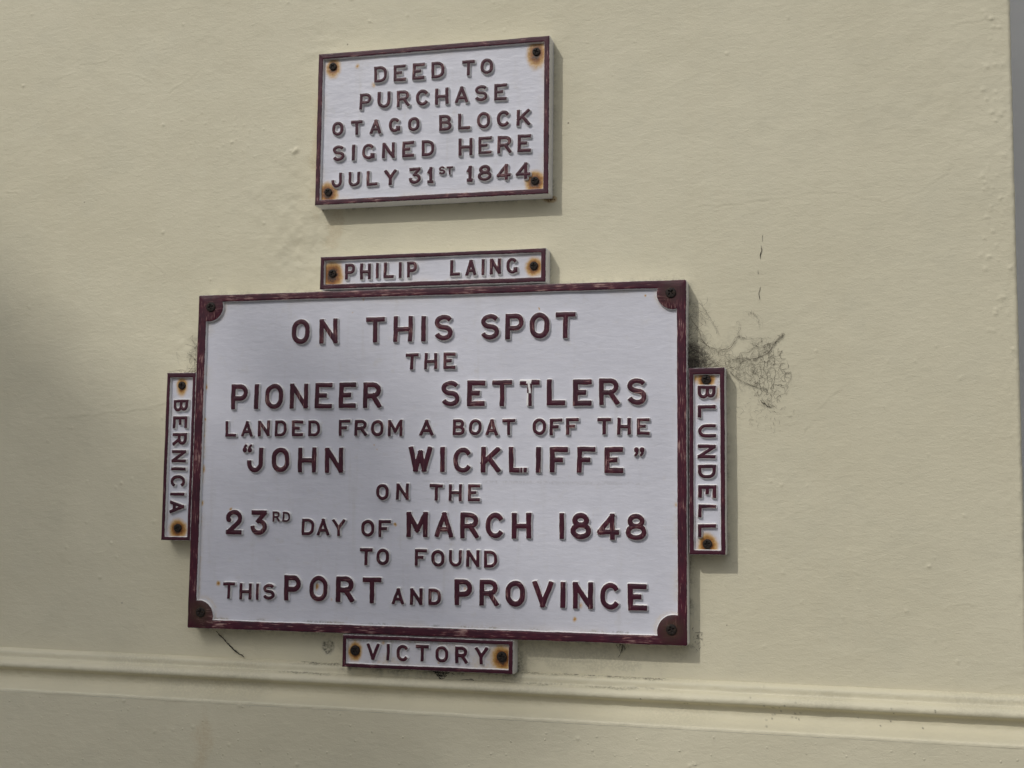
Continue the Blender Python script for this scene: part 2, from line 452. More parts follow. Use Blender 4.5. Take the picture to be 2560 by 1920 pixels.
# upper wall
zs = np.concatenate([[2.6, 1.6, 1.0, 0.78], np.arange(0.70, -0.668, -0.002), [-0.672]])
def up_extra(X, Z):
    d = wall_disp(X, Z)
    d[:, :4] = 0
    stamp_sign = d
    sub = d[4:-1, 4:4 + 1041]
    for (x, z, r, h) in PIMPLES:
        j = int(round((x + 0.66) / 0.002)); i = int(round((0.70 - z) / 0.002)); k = int(3 * r / 0.002) + 2
        i0, i1, j0, j1 = max(i - k, 0), min(i + k, sub.shape[0]), max(j - k, 0), min(j + k, sub.shape[1])
        if i0 >= i1 or j0 >= j1: continue
        q = ((X[4 + i0:4 + i1, 4 + j0:4 + j1] - x) ** 2 + (Z[4 + i0:4 + i1, 4 + j0:4 + j1] - z) ** 2) / (r * r)
        sub[i0:i1, j0:j1] += h * np.exp(-q)
    add_cracks(X, Z, d)
    q = np.hypot((X - 0.2591) / 0.010, (Z + 0.634) / 0.014)      # filled hole
    d += -0.0022 * np.exp(-q ** 4)
    # chipped, knobbly arris on the right
    e = sstep(1.395, 1.42, X)
    d += e * 0.0007 * fbm(X * 90, Z * 70, 3, 60)
    return d
V, gr, ru = wall_sheet('wall', zs, np.zeros(len(zs)), up_extra, 0.002, slope=False)
me = mesh_np('painted_wall', V.reshape(-1, 3), grid_faces(*V.shape[:2]), {'grime': gr.ravel(), 'rust': ru.ravel()})
wall = link('painted_wall', me, M_WALL)
tag(wall, 'cream painted plaster wall with hairline cracks, carrying all the plaques', 'wall')

# base moulding: fillet, bead and cove swept along the wall, then the plinth below it
prof = [(-0.0, 0.0), (0.0040, -0.0016), (0.0095, -0.0044), (0.0116, -0.0066), (0.0120, -0.0110), (0.0118, -0.0162),
        (0.0135, -0.0176), (0.0190, -0.0188), (0.0245, -0.0214), (0.0282, -0.0258), (0.0288, -0.0300), (0.0268, -0.0334),
        (0.0205, -0.0360), (0.0138, -0.0376), (0.0115, -0.0405), (0.0112, -0.0465), (0.0125, -0.0528), (0.0160, -0.0575),
        (0.0212, -0.0610), (0.0285, -0.0640), (0.0370, -0.0664), (0.0440, -0.0680), (0.0466, -0.0695), (0.0472, -0.0715), (0.0472, -0.0750)]
P = np.array(prof)
tt = np.concatenate([[0], np.cumsum(np.hypot(*np.diff(P, axis=0).T))])
ti = np.linspace(0, tt[-1], 80)
po = np.interp(ti, tt, P[:, 0]); pz = np.interp(ti, tt, P[:, 1])
po = np.convolve(np.pad(po, 1, 'edge'), [0.25, 0.5, 0.25], 'valid'); pz = np.convolve(np.pad(pz, 1, 'edge'), [0.25, 0.5, 0.25], 'valid')
ZTOP = -0.6620
def mould_extra(X, Z):
    d = 0.0011 * fbm(X * 3.0, Z * 0 - 2.3, 3, 1) + 0.0009 * fbm(X * 11, Z * 18, 3, 70) + 0.0012 * fbm(X * 45, Z * 60, 3, 71)
    d[:3] -= 0.0015
    for (x, z, r, h) in PIMPLES:
        if -0.74 < z < -0.66:
            j = int(round((x + 0.66) / 0.002)) + 4; k = int(3 * r / 0.002) + 2
            j0, j1 = max(j - k, 4), min(j + k, X.shape[1])
            if j0 >= j1: continue
            q = ((X[:, j0:j1] - x) ** 2 + (Z[:, j0:j1] - z) ** 2) / (r * r)
            d[:, j0:j1] += 0.8 * h * np.exp(-q)
    return d
V, gr, ru = wall_sheet('moulding', ZTOP + pz, po, mould_extra, 0.001)
Xm = V[:, :, 0]; row = np.repeat((-pz)[:, None], V.shape[1], 1)
def band(x0, x1, r0, w, a, seed):
    m = sstep(x0 - 0.03, x0 + 0.02, Xm) * sstep(x1 + 0.05, x1 - 0.03, Xm)
    return a * m * np.exp(-((row - r0 + 0.0015 * fbm(Xm * 30, row * 0, 3, seed)) / w) ** 2) * sstep(0.05, 0.85, 0.7 * vnoise(Xm * 110, row * 500, seed + 1) + 0.25 * vnoise(Xm * 400, row * 900, seed + 3) + 0.25 * vnoise(Xm * 20, row, seed + 2))
gr = np.maximum(gr, band(0.2, 0.29, 0.0015, 0.0028, 0.75, 80))
gr = np.maximum(gr, band(0.50, 0.86, 0.0010, 0.0028, 0.75, 83))
gr = np.maximum(gr, band(0.18, 0.27, 0.0185, 0.0016, 0.55, 86))
gr = np.maximum(gr, band(0.62, 0.84, 0.0175, 0.0018, 0.5, 89))
gr = np.maximum(gr, 0.10 * sstep(0.45, 0.8, vnoise(Xm * 9, row * 30, 92)))
sp = rng.random((30, 3))
for a_, b_, c_ in sp:
    cx = 1.05 + (a_ - 0.5) * (0.5 if c_ > 0.4 else 0.06); cr = 0.02 + 0.045 * b_
    gr = np.maximum(gr, 0.9 * np.exp(-(((Xm - cx) / 0.0011) ** 2 + ((row - cr) / 0.0012) ** 2)))
me = mesh_np('moulding', V.reshape(-1, 3), grid_faces(*V.shape[:2]), {'grime': gr.ravel(), 'rust': ru.ravel()})
link('moulding', me, M_WALL, wall)

zp = np.concatenate([np.arange(ZTOP - 0.0748, -1.02, -0.002), [-1.1, -1.4, -1.935]])
def plinth_extra(X, Z):
    d = wall_disp(X, Z) * 0.9
    for (x, z, r, h) in PIMPLES:
        if z < -0.73:
            j = int(round((x + 0.66) / 0.002)) + 4; i = int(round((zp[0] - z) / 0.002)); k = int(3 * r / 0.002) + 2
            i0, i1, j0, j1 = max(i - k, 0), min(i + k, X.shape[0] - 3), max(j - k, 4), min(j + k, X.shape[1])
            if i0 >= i1 or j0 >= j1: continue
            q = ((X[i0:i1, j0:j1] - x) ** 2 + (Z[i0:i1, j0:j1] - z) ** 2) / (r * r)
            d[i0:i1, j0:j1] += 1.1 * h * np.exp(-q)
    return d
V, gr, ru = wall_sheet('plinth', zp, np.full(len(zp), 0.0472), plinth_extra, 0.002)
me = mesh_np('plinth', V.reshape(-1, 3), grid_faces(*V.shape[:2]), {'grime': gr.ravel() * 0.5, 'rust': ru.ravel()})
link('plinth', me, M_WALL, wall)

# neighbouring grey wall standing further back, seen past the corner
x0, x1, y0, y1, z0, z1 = 1.20, 7.0, 2.75, 3.0, -1.93, 5.0
Vb = np.array([(x, y, z) for x in (x0, x1) for y in (y0, y1) for z in (z0, z1)])
Fb = np.array([[0, 4, 5, 1], [2, 3, 7, 6], [0, 1, 3, 2], [4, 6, 7, 5], [1, 5, 7, 3], [0, 2, 6, 4]])
o = link('painted_wall', mesh_np('grey_wall', Vb, Fb, smooth=False), M_GREY)
tag(o, 'plain grey wall set back beyond the right hand corner of the cream wall', 'wall')

# ------------------------------------------------------------------ stroke font for the cast letters
def arc(cx, cy, rx, ry, a0, a1, n=14):
    a = np.radians(np.linspace(a0, a1, n))
    return [(cx + rx * math.cos(t), cy + ry * math.sin(t)) for t in a]
L = lambda *p: (list(p), 1.0, 1.0)
def Cv(p, e0=0.3, e1=0.3): return (list(p), e0, e1)
oval = [(.5, 1)] + arc(.5, .60, .5, .40, 90, 0, 8)[1:] + arc(.5, .40, .5, .40, 0, -180, 14) + arc(.5, .60, .5, .40, 180, 90, 8)
bowl = lambda y0, y1, x: [(0, y1), (x - .42, y1)] + arc(x - .42, (y0 + y1) / 2, .42, (y1 - y0) / 2, 88, -88, 9) + [(x - .42, y0), (0, y0)]
Sc = arc(.5, .755, .48, .245, 28, 180, 9) + arc(.5, .755, .48, .235, 190, 250, 4) + arc(.5, .26, .5, .26, 65, -90, 9) + arc(.5, .26, .5, .26, -100, -160, 5)
GL = {
 'A': (.72, [L((0, 0), (.5, 1)), L((.5, 1), (1, 0)), L((.25, .27), (.75, .27))]),
 'B': (.70, [L((0, 0), (0, 1)), Cv(bowl(.53, 1, .92), 0, 0), Cv(bowl(0, .53, 1.0), 0, 0)]),
 'C': (.72, [Cv(arc(.5, .58, .5, .42, 32, 180, 10) + arc(.5, .42, .5, .42, 180, 328, 10))]),
 'G': (.72, [Cv(arc(.5, .58, .5, .42, 32, 180, 10) + arc(.5, .42, .5, .42, 180, 340, 11)), L((.86, .25), (1, .25)), L((1, .08), (1, .25))]),
 'D': (.72, [L((0, 0), (0, 1)), Cv([(0, 1), (.45, 1)] + arc(.45, .62, .55, .38, 85, 0, 7) + arc(.45, .38, .55, .38, 0, -85, 7) + [(.45, 0), (0, 0)], 0, 0)]),
 'E': (.68, [L((0, 0), (0, 1)), L((0, 1), (1, 1)), L((0, 0), (1, 0)), L((0, .51), (.6, .51))]),
 'F': (.68, [L((0, 0), (0, 1)), L((0, 1), (1, 1)), L((0, .50), (.62, .50))]),
 'H': (.74, [L((0, 0), (0, 1)), L((1, 0), (1, 1)), L((0, .48), (1, .48))]),
 'I': (.18, [L((.5, 0), (.5, 1))]),
 'J': (.66, [Cv([(1, 1), (1, .36)] + arc(.5, .36, .5, .36, -2, -180, 11) + [(0, .42)], 1, 0.6)]),
 'K': (.74, [L((0, 0), (0, 1)), L((0, .34), (.97, 1)), L((.36, .58), (1, 0))]),
 'L': (.68, [L((0, 0), (0, 1)), L((0, 0), (1, 0))]),
 'M': (.84, [L((0, 0), (0, 1)), L((1, 0), (1, 1)), L((0.02, .98), (.5, .24)), L((.98, .98), (.5, .24))]),
 'N': (.73, [L((0, 0), (0, 1)), L((1, 0), (1, 1)), L((0.02, 1), (.98, 0))]),
 'O': (.73, [Cv(oval, -9, -9)]),
 'P': (.68, [L((0, 0), (0, 1)), Cv(bowl(.42, 1, 1.0), 0, 0)]),
 'R': (.72, [L((0, 0), (0, 1)), Cv(bowl(.46, 1, .96), 0, 0), L((.55, .46), (1, 0))]),
 'S': (.70, [Cv(Sc)]),
 'T': (.74, [L((0, 1), (1, 1)), L((.5, 0), (.5, 1))]),
 'U': (.72, [Cv([(0, 1), (0, .38)] + arc(.5, .38, .5, .38, 182, 358, 12) + [(1, .38), (1, 1)], 1, 1)]),
 'V': (.76, [L((0, 1), (.5, 0)), L((.5, 0), (1, 1))]),
 'W': (.92, [L((0, 1), (.27, 0)), L((.27, 0), (.5, .82)), L((.5, .82), (.73, 0)), L((.73, 0), (1, 1))]),
 'Y': (.74, [L((0, 1), (.5, .46)), L((1, 1), (.5, .46)), L((.5, .46), (.5, 0))]),
 '1': (.36, [L((.62, 0), (.62, 1)), L((.05, .74), (.58, .97)), L((.1, 0), (1, 0))]),
 '2': (.68, [Cv(arc(.12, .66, .10, .05, 300, 180, 4) + arc(.5, .70, .5, .30, 178, -18, 12) + [(.82, .46), (.42, .22), (.02, 0)], .4, .2), L((.02, 0), (1, 0))]),
 '3': (.68, [L((.04, 1), (.94, 1)), L((.94, .97), (.44, .58)), Cv([(.44, .58)] + arc(.48, .29, .52, .29, 75, -90, 10) + arc(.48, .29, .48, .29, -105, -178, 6), 0, .5)]),
 '8': (.76, [Cv(arc(.5, .77, .38, .23, 90, 450, 18), -9, -9), Cv(arc(.5, .275, .5, .275, 90, 450, 20), -9, -9)]),
 '4': (.78, [L((.74, 0), (.74, 1)), L((.74, 1), (.0, .26)), L((0, .24), (1, .24))]),
 '[': (.52, [Cv([(.13, .76), (.13, .78)], 0, 0), Cv([(.06, .80), (.12, .92), (.26, 1)], 0, 0), Cv([(.74, .76), (.74, .78)], 0, 0), Cv([(.66, .80), (.72, .92), (.88, 1)], 0, 0)]),
 ']': (.52, [Cv([(.22, .95), (.22, .97)], 0, 0), Cv([(.31, .92), (.26, .80), (.10, .72)], 0, 0), Cv([(.86, .95), (.86, .97)], 0, 0), Cv([(.95, .92), (.90, .80), (.74, .72)], 0, 0)]),
}

def glyph_sdf(ch, w, H, hw, U, Vv):
    D = np.full(U.shape, 1.0); AC = np.zeros(U.shape)
    for si, (pts, e0, e1) in enumerate(GL[ch][1]):
        h = hw
        if ch in '[]': h = hw * (1.05 if si % 2 == 0 else 0.55)
        Q = [(hw + x * (w - 2 * hw), hw + y * (H - 2 * hw)) for x, y in pts]
        n = len(Q)
        for k in range(n - 1):
            (ax, ay), (bx, by) = Q[k], Q[k + 1]
            Lg = math.hypot(bx - ax, by - ay)
            if Lg < 1e-7: continue
            ux, uy = (bx - ax) / Lg, (by - ay) / Lg
            u = (U - ax) * ux + (Vv - ay) * uy
            v = np.abs(-(U - ax) * uy + (Vv - ay) * ux)
            d = v - h
            r = 0.30 * h
            for first, ee, uu in ((True, e0, -u), (False, e1, u - Lg)):
                term = (k == 0) if first else (k == n - 2)
                if term and ee > -5 and ee != 0:
                    qx = v - h + r; qy = uu - ee * h + r
                    dt = np.minimum(np.maximum(qx, qy), 0) + np.hypot(np.maximum(qx, 0), np.maximum(qy, 0)) - r
                    d = np.maximum(d, dt)
                else:
                    d = np.where(uu > 0, np.hypot(np.maximum(uu, 0), v) - h, d)
            w_ = d < D
            D = np.where(w_, d, D); AC = np.where(w_, 1.0 if abs(ux) > abs(uy) * 1.3 else 0.0, AC)
    if ch not in '[]':
        D = np.maximum(D, np.maximum(-Vv, Vv - H))
    return D, AC

RECESS = 0.0060          # how far the white field lies behind the fronts
def word_mesh(name, text, width, H, hw, kw, top=0.0004, seed=0, chip=None, vertical=False, G=0.0005):
    """a word in cast relief; local x along the line, local z up, y = 0 at the plaque front"""
    ws = [GL[c][0] * H * kw if c not in '1I' else GL[c][0] * H * (kw if c == '1' else 1.0) for c in text]
    for i, c in enumerate(text):
        if c == 'I': ws[i] = 2 * hw
    gap = (width - sum(ws)) / (len(text) - 1) if len(text) > 1 else 0
    if len(text) == 1: ws = [width]
    x = 0.0; VV = []; FF = []; PA = []; AC = []; base = 0
    height = RECESS - top
    rr = np.random.default_rng(100 + seed)
    for gi, (c, w) in enumerate(zip(text, ws)):
        m = 0.0032
        us = np.arange(-m, w + m + G, G); vv = np.arange(-m, H + m + G, G)
        U, Vz = np.meshgrid(us, vv)
        s1, s2 = rr.uniform(0, 99, 2)
        Uw = U + 0.0007 * fbm(U * 70 + s1, Vz * 70 + s2, 2, 5) ; Vw = Vz + 0.0007 * fbm(U * 70 + s2, Vz * 70 + s1, 2, 6)
        D, ac = glyph_sdf(c, w, H, hw * rr.uniform(0.95, 1.05), Uw, Vw)
        t = np.clip((0.0017 - D) / 0.0020, 0, 1)
        prof_ = np.where(t < 1, np.sin(t * math.pi / 2) ** 1.15, 1.0)
        hgt = height * prof_ + 0.0004 * np.clip(-(D + 0.0005) / 0.003, 0, 1) - 0.0004
        hgt = hgt + 0.00012 * fbm(U * 300, Vz * 300, 2, 7)
        keep = D < 0.0022
        kf = (keep[:-1, :-1] | keep[1:, :-1] | keep[1:, 1:] | keep[:-1, 1:]).ravel()
        F = grid_faces(*U.shape)[kf][:, ::-1]
        used = np.zeros(U.size, bool); used[F.ravel()] = True
        idx = np.cumsum(used) - 1
        ang = rr.normal(0, 0.007); dz = rr.normal(0, 0.0003)
        px = x + U + ang * -Vz; pz_ = Vz + ang * (U - w / 2) + dz
        pa = np.clip(0.46 - D / 0.0006 * 0.5, 0, 1.6)
        if chip and gi in chip:
            pa = pa - chip[gi](U / w, Vz / H) * 3
        P_ = np.stack([px.ravel(), (RECESS - hgt).ravel(), pz_.ravel()], 1)[used]
        VV.append(P_); FF.append(idx[F] + base); PA.append(pa.ravel()[used]); AC.append(ac.ravel()[used]); base += used.sum()
        x += w + gap
    V_ = np.concatenate(VV); A_ = np.concatenate(AC)
    if vertical:      # turned a quarter clockwise: reads downwards
        V_ = np.stack([V_[:, 2], V_[:, 1], -V_[:, 0]], 1); A_ = 1 - A_
    return mesh_np(name, V_, np.concatenate(FF), {'paint': np.concatenate(PA), 'across': A_})

# ------------------------------------------------------------------ plaques
def screw_mesh(r, seed=0):
    rs = np.array([0, .08, .16, .24, .32, .40, .48, .56, .64, .72, .80, .88, .94, 1.0, 1.02]) * r
    n = 48
    th = np.linspace(0, 2 * math.pi, n, endpoint=False) + 0.6 * seed
    V_ = []
    for k, q in enumerate(rs):
        x = q * np.cos(th - 0.6 * seed); z = q * np.sin(th - 0.6 * seed)
        dome = 0.0012 * (1 - (q / r) ** 2) ** 0.5 if q < r else 0.0
        h = 0.0010 + dome - (0.003 if k == len(rs) - 1 else 0)
        rec = (np.minimum(np.abs(x), np.abs(z)) < 0.13 * r) & (q < 0.58 * r)
        hh = h - rec * 0.0024
        V_.append(np.stack([q * np.cos(th), -np.broadcast_to(hh, th.shape), q * np.sin(th)], 1))
    V_ = np.concatenate(V_)
    i = np.arange(len(rs) * n).reshape(len(rs), n)
    j = np.roll(i, -1, 1)
    F = np.stack([i[:-1], j[:-1], j[1:], i[1:]], -1).reshape(-1, 4)
    return mesh_np('screw', V_, F)

def ring_loops(x0, x1, z0, z1, bw, lug=None, step=0.003):
    """matching outer and inner outlines of a rim (closed, clockwise from the top left)"""
    O = []; I = []
    bl, br, bt, bb = bw
    if lug is None:
        c_o = [(x0, z1), (x1, z1), (x1, z0), (x0, z0)]
        c_i = [(x0 + bl, z1 - bt), (x1 - br, z1 - bt), (x1 - br, z0 + bb), (x0 + bl, z0 + bb)]
        for k in range(4):
            a, b = c_o[k], c_o[(k + 1) % 4]; c, d = c_i[k], c_i[(k + 1) % 4]
            n = max(2, int(math.hypot(b[0] - a[0], b[1] - a[1]) / step))
            for s in np.linspace(0, 1, n, endpoint=False):
                O.append((a[0] + s * (b[0] - a[0]), a[1] + s * (b[1] - a[1]))); I.append((c[0] + s * (d[0] - c[0]), c[1] + s * (d[1] - c[1])))
        return np.array(O), np.array(I)
    r, off = lug
    cs = [(x0 + off, z1 - off), (x1 - off, z1 - off), (x1 - off, z0 + off), (x0 + off, z0 + off)]
    # corner order: tl, tr, br, bl; each lug arc runs from the edge before it to the edge after it
    ins = [(bl, bt), (br, bt), (br, bb), (bl, bb)]
    sgn = [(1, -1), (-1, -1), (-1, 1), (1, 1)]
    cor = [(x0, z1), (x1, z1), (x1, z0), (x0, z0)]
    for k in range(4):
        (cx, cz), (ix, iz), (sx, sz) = cs[k], ins[k], sgn[k]
        vx = cor[k][0] + sx * ix; hz = cor[k][1] + sz * iz       # inner lines of the two straight rims
        zv = cz + sz * math.sqrt(r * r - (vx - cx) ** 2)         # where the arc meets the upright rim
        xh = cx + sx * math.sqrt(r * r - (hz - cz) ** 2)         # and the level rim
        pv = (vx, zv); ph = (xh, hz)
        p0, p1 = (pv, ph) if k in (0, 2) else (ph, pv)
        a0 = math.atan2(p0[1] - cz, p0[0] - cx); a1 = math.atan2(p1[1] - cz, p1[0] - cx)
        da = (a1 - a0 + math.pi) % (2 * math.pi) - math.pi
        target = math.atan2(sz, sx)
        n = 28
        A = a0 + da * np.linspace(0, 1, n)
        o0 = (cor[k][0], p0[1]) if k in (0, 2) else (p0[0], cor[k][1])
        o1 = (p1[0], cor[k][1]) if k in (0, 2) else (cor[k][0], p1[1])
        for q, a in enumerate(A):
            I.append((cx + r * math.cos(a), cz + r * math.sin(a)))
            s = q / (n - 1)
            if s <= 0.5: O.append((o0[0] + 2 * s * (cor[k][0] - o0[0]), o0[1] + 2 * s * (cor[k][1] - o0[1])))
            else: O.append((cor[k][0] + (2 * s - 1) * (o1[0] - cor[k][0]), cor[k][1] + (2 * s - 1) * (o1[1] - cor[k][1])))
        # straight run to the next lug
        k2 = (k + 1) % 4
        (cx2, cz2), (ix2, iz2), (sx2, sz2) = cs[k2], ins[k2], sgn[k2]
        vx2 = cor[k2][0] + sx2 * ix2; hz2 = cor[k2][1] + sz2 * iz2
        if k in (0, 2): e = (cx2 + sx2 * math.sqrt(r * r - (hz2 - cz2) ** 2), hz2)
        else: e = (vx2, cz2 + sz2 * math.sqrt(r * r - (vx2 - cx2) ** 2))
        nn = int(math.hypot(e[0] - p1[0], e[1] - p1[1]) / step)
        for s in np.linspace(0, 1, nn + 1)[1:-1]:
            x = p1[0] + s * (e[0] - p1[0]); z = p1[1] + s * (e[1] - p1[1])
            I.append((x, z)); O.append((x, cor[k][1]) if k in (0, 2) else (cor[k][0], z))
    return np.array(O), np.array(I)

def rim_mesh(O, I, back, seed, rough=1.0):
    n = len(O)
    def nrm(Pp, w=2):
        d = np.roll(Pp, -w, 0) - np.roll(Pp, w, 0)
        d /= np.maximum(np.linalg.norm(d, axis=1, keepdims=True), 1e-9)
        return np.stack([-d[:, 1], d[:, 0]], 1)      # left of travel = outwards for a clockwise loop
    no, ni = nrm(O), nrm(I)
    s = np.concatenate([[0], np.cumsum(np.hypot(*np.diff(O, axis=0).T))])
    wob = 0.0006 * rough * fbm(s * 28, s * 0 + seed, 4, seed)[:, None]
    wob2 = 0.0006 * rough * fbm(s * 34, s * 0 + seed + 5.5, 4, seed + 1)[:, None]
    yw = 0.0005 * rough * fbm(s * 20, s * 0 + seed + 9.1, 3, seed + 2)
    O = O + no * wob; I = I + ni * wob2
    loops = []; pa = []
    def lp(Pp, y, p):
        loops.append(np.stack([Pp[:, 0], np.broadcast_to(y, (n,)) , Pp[:, 1]], 1)); pa.append(np.full(n, p))
    lp(O + no * 0.0006, back, 0.0)
    lp(O + no * 0.0004, 0.006, 0.05)
    lp(O, 0.0016 + yw, 0.35)
    lp(O - no * 0.0005, 0.0004 + yw, 0.58)
    lp(O - no * 0.0014, 0.0 + yw, 1.2)
    lp(O * 0.67 + I * 0.33, 0.0 + yw, 1.3)
    lp(O * 0.33 + I * 0.67, 0.0 + yw, 1.3)
    lp(I + ni * 0.0012, 0.0 + yw, 1.1)
    lp(I + ni * 0.0003, 0.0005 + yw, 0.5)
    lp(I - ni * 0.0002, 0.0017 + yw, 0.15)
    lp(I - ni * 0.0010, RECESS + 0.0006, 0.0)
    V_ = np.concatenate(loops)
    i = np.arange(len(loops) * n).reshape(len(loops), n); j = np.roll(i, -1, 1)
    F = np.stack([i[:-1], j[:-1], j[1:], i[1:]], -1).reshape(-1, 4)
    d = np.abs(np.roll(O, -1, 0) - np.roll(O, 1, 0)); ac = (d[:, 0] > d[:, 1]).astype(float)
    return mesh_np('rim', V_, F, {'paint': np.concatenate(pa), 'across': np.tile(ac, len(loops))})

def panel_mesh(x0, x1, z0, z1, back, inner, marks=None, step=0.003):
    nx = int((x1 - x0) / step) + 2; nz = int((z1 - z0) / step) + 2
    X, Z = np.meshgrid(np.linspace(x0, x1, nx), np.linspace(z0, z1, nz))
    Y = RECESS + 0.00035 * fbm(X * 14, Z * 14, 3, 90) + 0.00012 * fbm(X * 90, Z * 120, 2, 91)
    V_ = np.stack([X.ravel(), Y.ravel(), Z.ravel()], 1)
    F = grid_faces(nz, nx)[:, ::-1]
    # back and sides
    b = len(V_)
    ring = np.concatenate([np.arange(nx), (np.arange(1, nz) * nx + nx - 1), (nz - 1) * nx + np.arange(nx - 2, -1, -1), np.arange(nz - 2, 0, -1) * nx])
    Vb_ = V_[ring].copy(); Vb_[:, 1] = back
    m = len(ring); k = np.arange(m); k2 = (k + 1) % m
    F2 = np.stack([ring[k], b + k, b + k2, ring[k2]], 1)[:, ::-1]
    V2 = np.concatenate([V_, Vb_])
    ix0, ix1, iz0, iz1 = inner
    dd = np.minimum(np.minimum(X - ix0, ix1 - X), np.minimum(Z - iz0, iz1 - Z))
    g_ = 0.32 * np.exp(-np.maximum(dd, 0) / 0.0022) * sstep(0.45, 0.8, vnoise(X * 45, Z * 45, 95) * 0.7 + vnoise(X * 130, Z * 130, 96) * 0.4)
    y_ = 0.35 * np.exp(-np.maximum(dd, 0) / 0.006) * sstep(0.35, 0.75, vnoise(X * 22, Z * 22, 97))
    if marks: 
        g2, y2 = marks(X, Z); g_ = np.maximum(g_, g2); y_ = np.maximum(y_, y2)
    z_ = np.zeros(m)
    return mesh_np('panel', V2, np.concatenate([F, F2]), {'grime': np.concatenate([g_.ravel(), z_]), 'tan': np.concatenate([y_.ravel(), z_])})

WORDS = {
 'main': [
   ['ON', 0.1868, 0.2764, -0.0955, -0.0499],
   ['THIS', 0.3296, 0.4915, -0.0951, -0.049],
   ['SPOT', 0.5423, 0.7109, -0.0952, -0.0498],
   ['THE', 0.4052, 0.497, -0.1453, -0.1162],
   ['PIONEER', 0.0713, 0.3618, -0.2124, -0.1665],
   ['SETTLERS', 0.4725, 0.8332, -0.2112, -0.1658],
   ['LANDED', 0.0619, 0.2471, -0.2623, -0.2332],
   ['FROM', 0.2828, 0.4018, -0.2623, -0.2332],
   ['A', 0.4331, 0.4592, -0.2622, -0.2337],
   ['BOAT', 0.4942, 0.6062, -0.2615, -0.2333],
   ['OFF', 0.6368, 0.7169, -0.2621, -0.2331],
   ['THE', 0.7493, 0.8381, -0.2614, -0.2329],
   ['[', 0.0951, 0.1197, -0.3198, -0.2743],
   ['JOHN', 0.1067, 0.2926, -0.3272, -0.2822],
   ['WICKLIFFE', 0.4136, 0.7936, -0.3262, -0.2819],
   [']', 0.8088, 0.8319, -0.3261, -0.2816],
   ['ON', 0.3558, 0.4157, -0.3747, -0.346],
   ['THE', 0.4538, 0.5451, -0.3751, -0.3458],
   ['23', 0.0688, 0.1496, -0.4397, -0.3951],
   ['RD', 0.1598, 0.1939, -0.4148, -0.3963],
   ['DAY', 0.2167, 0.2989, -0.4383, -0.4087],
   ['OF', 0.3293, 0.384, -0.4393, -0.4095],
   ['MARCH', 0.4126, 0.6362, -0.4383, -0.3942],
   ['I848', 0.6845, 0.8332, -0.4377, -0.3935],
   ['TO', 0.3272, 0.3823, -0.4885, -0.459],
   ['FOUND', 0.4289, 0.5768, -0.4884, -0.4592],
   ['THIS', 0.0672, 0.169, -0.5541, -0.5248],
   ['PORT', 0.186, 0.3692, -0.5541, -0.5093],
   ['AND', 0.3885, 0.4774, -0.5549, -0.5267],
   ['PROVINCE', 0.5016, 0.8337, -0.5532, -0.5089],
 ],
 'upper': [
   ['DEED', 0.3349, 0.4688, 0.3824, 0.4129],
   ['TO', 0.5016, 0.559, 0.3834, 0.4119],
   ['PURCHASE', 0.3074, 0.5847, 0.3334, 0.3637],
   ['OTAGO', 0.2555, 0.4234, 0.2872, 0.3139],
   ['BLOCK', 0.4599, 0.628, 0.2844, 0.3143],
   ['SIGNED', 0.2577, 0.4518, 0.2402, 0.2695],
   ['HERE', 0.4965, 0.6295, 0.2366, 0.2686],
   ['JULY', 0.2562, 0.3816, 0.1907, 0.2184],
   ['31', 0.4047, 0.4513, 0.1895, 0.2196],
   ['ST', 0.461, 0.4878, 0.204, 0.2191],
   ['1844', 0.512, 0.6288, 0.1884, 0.2178],
 ],
 'philip': [
   ['PHILIP', 0.2871, 0.4238, 0.0198, 0.0491],
   ['LAING', 0.4844, 0.6075, 0.0204, 0.0491],
 ],
 'bern': [
   ['BERNICIA', -0.1936, -0.4023, -0.0442, -0.0147],
 ],
 'blun': [
   ['BLUNDELL', -0.1795, -0.4307, 0.9179, 0.9476],
 ],
 'vic': [
   ['VICTORY', 0.3442, 0.5626, -0.6515, -0.6228],
 ],
}
SCREWS = {'main': [[0.0254, -0.0226], [0.8741, -0.0218], [0.0256, -0.5796], [0.8738, -0.5824]], 'upper': [[0.2524, 0.4205], [0.6367, 0.4185], [0.636, 0.1851], [0.249, 0.1843]], 'philip': [[0.2613, 0.0333], [0.6356, 0.0339]], 'bern': [[-0.0306, -0.167], [-0.0288, -0.4292]], 'blun': [[0.932, -0.1699], [0.9326, -0.4418]], 'vic': [[0.3213, -0.6368], [0.5858, -0.6377]]}

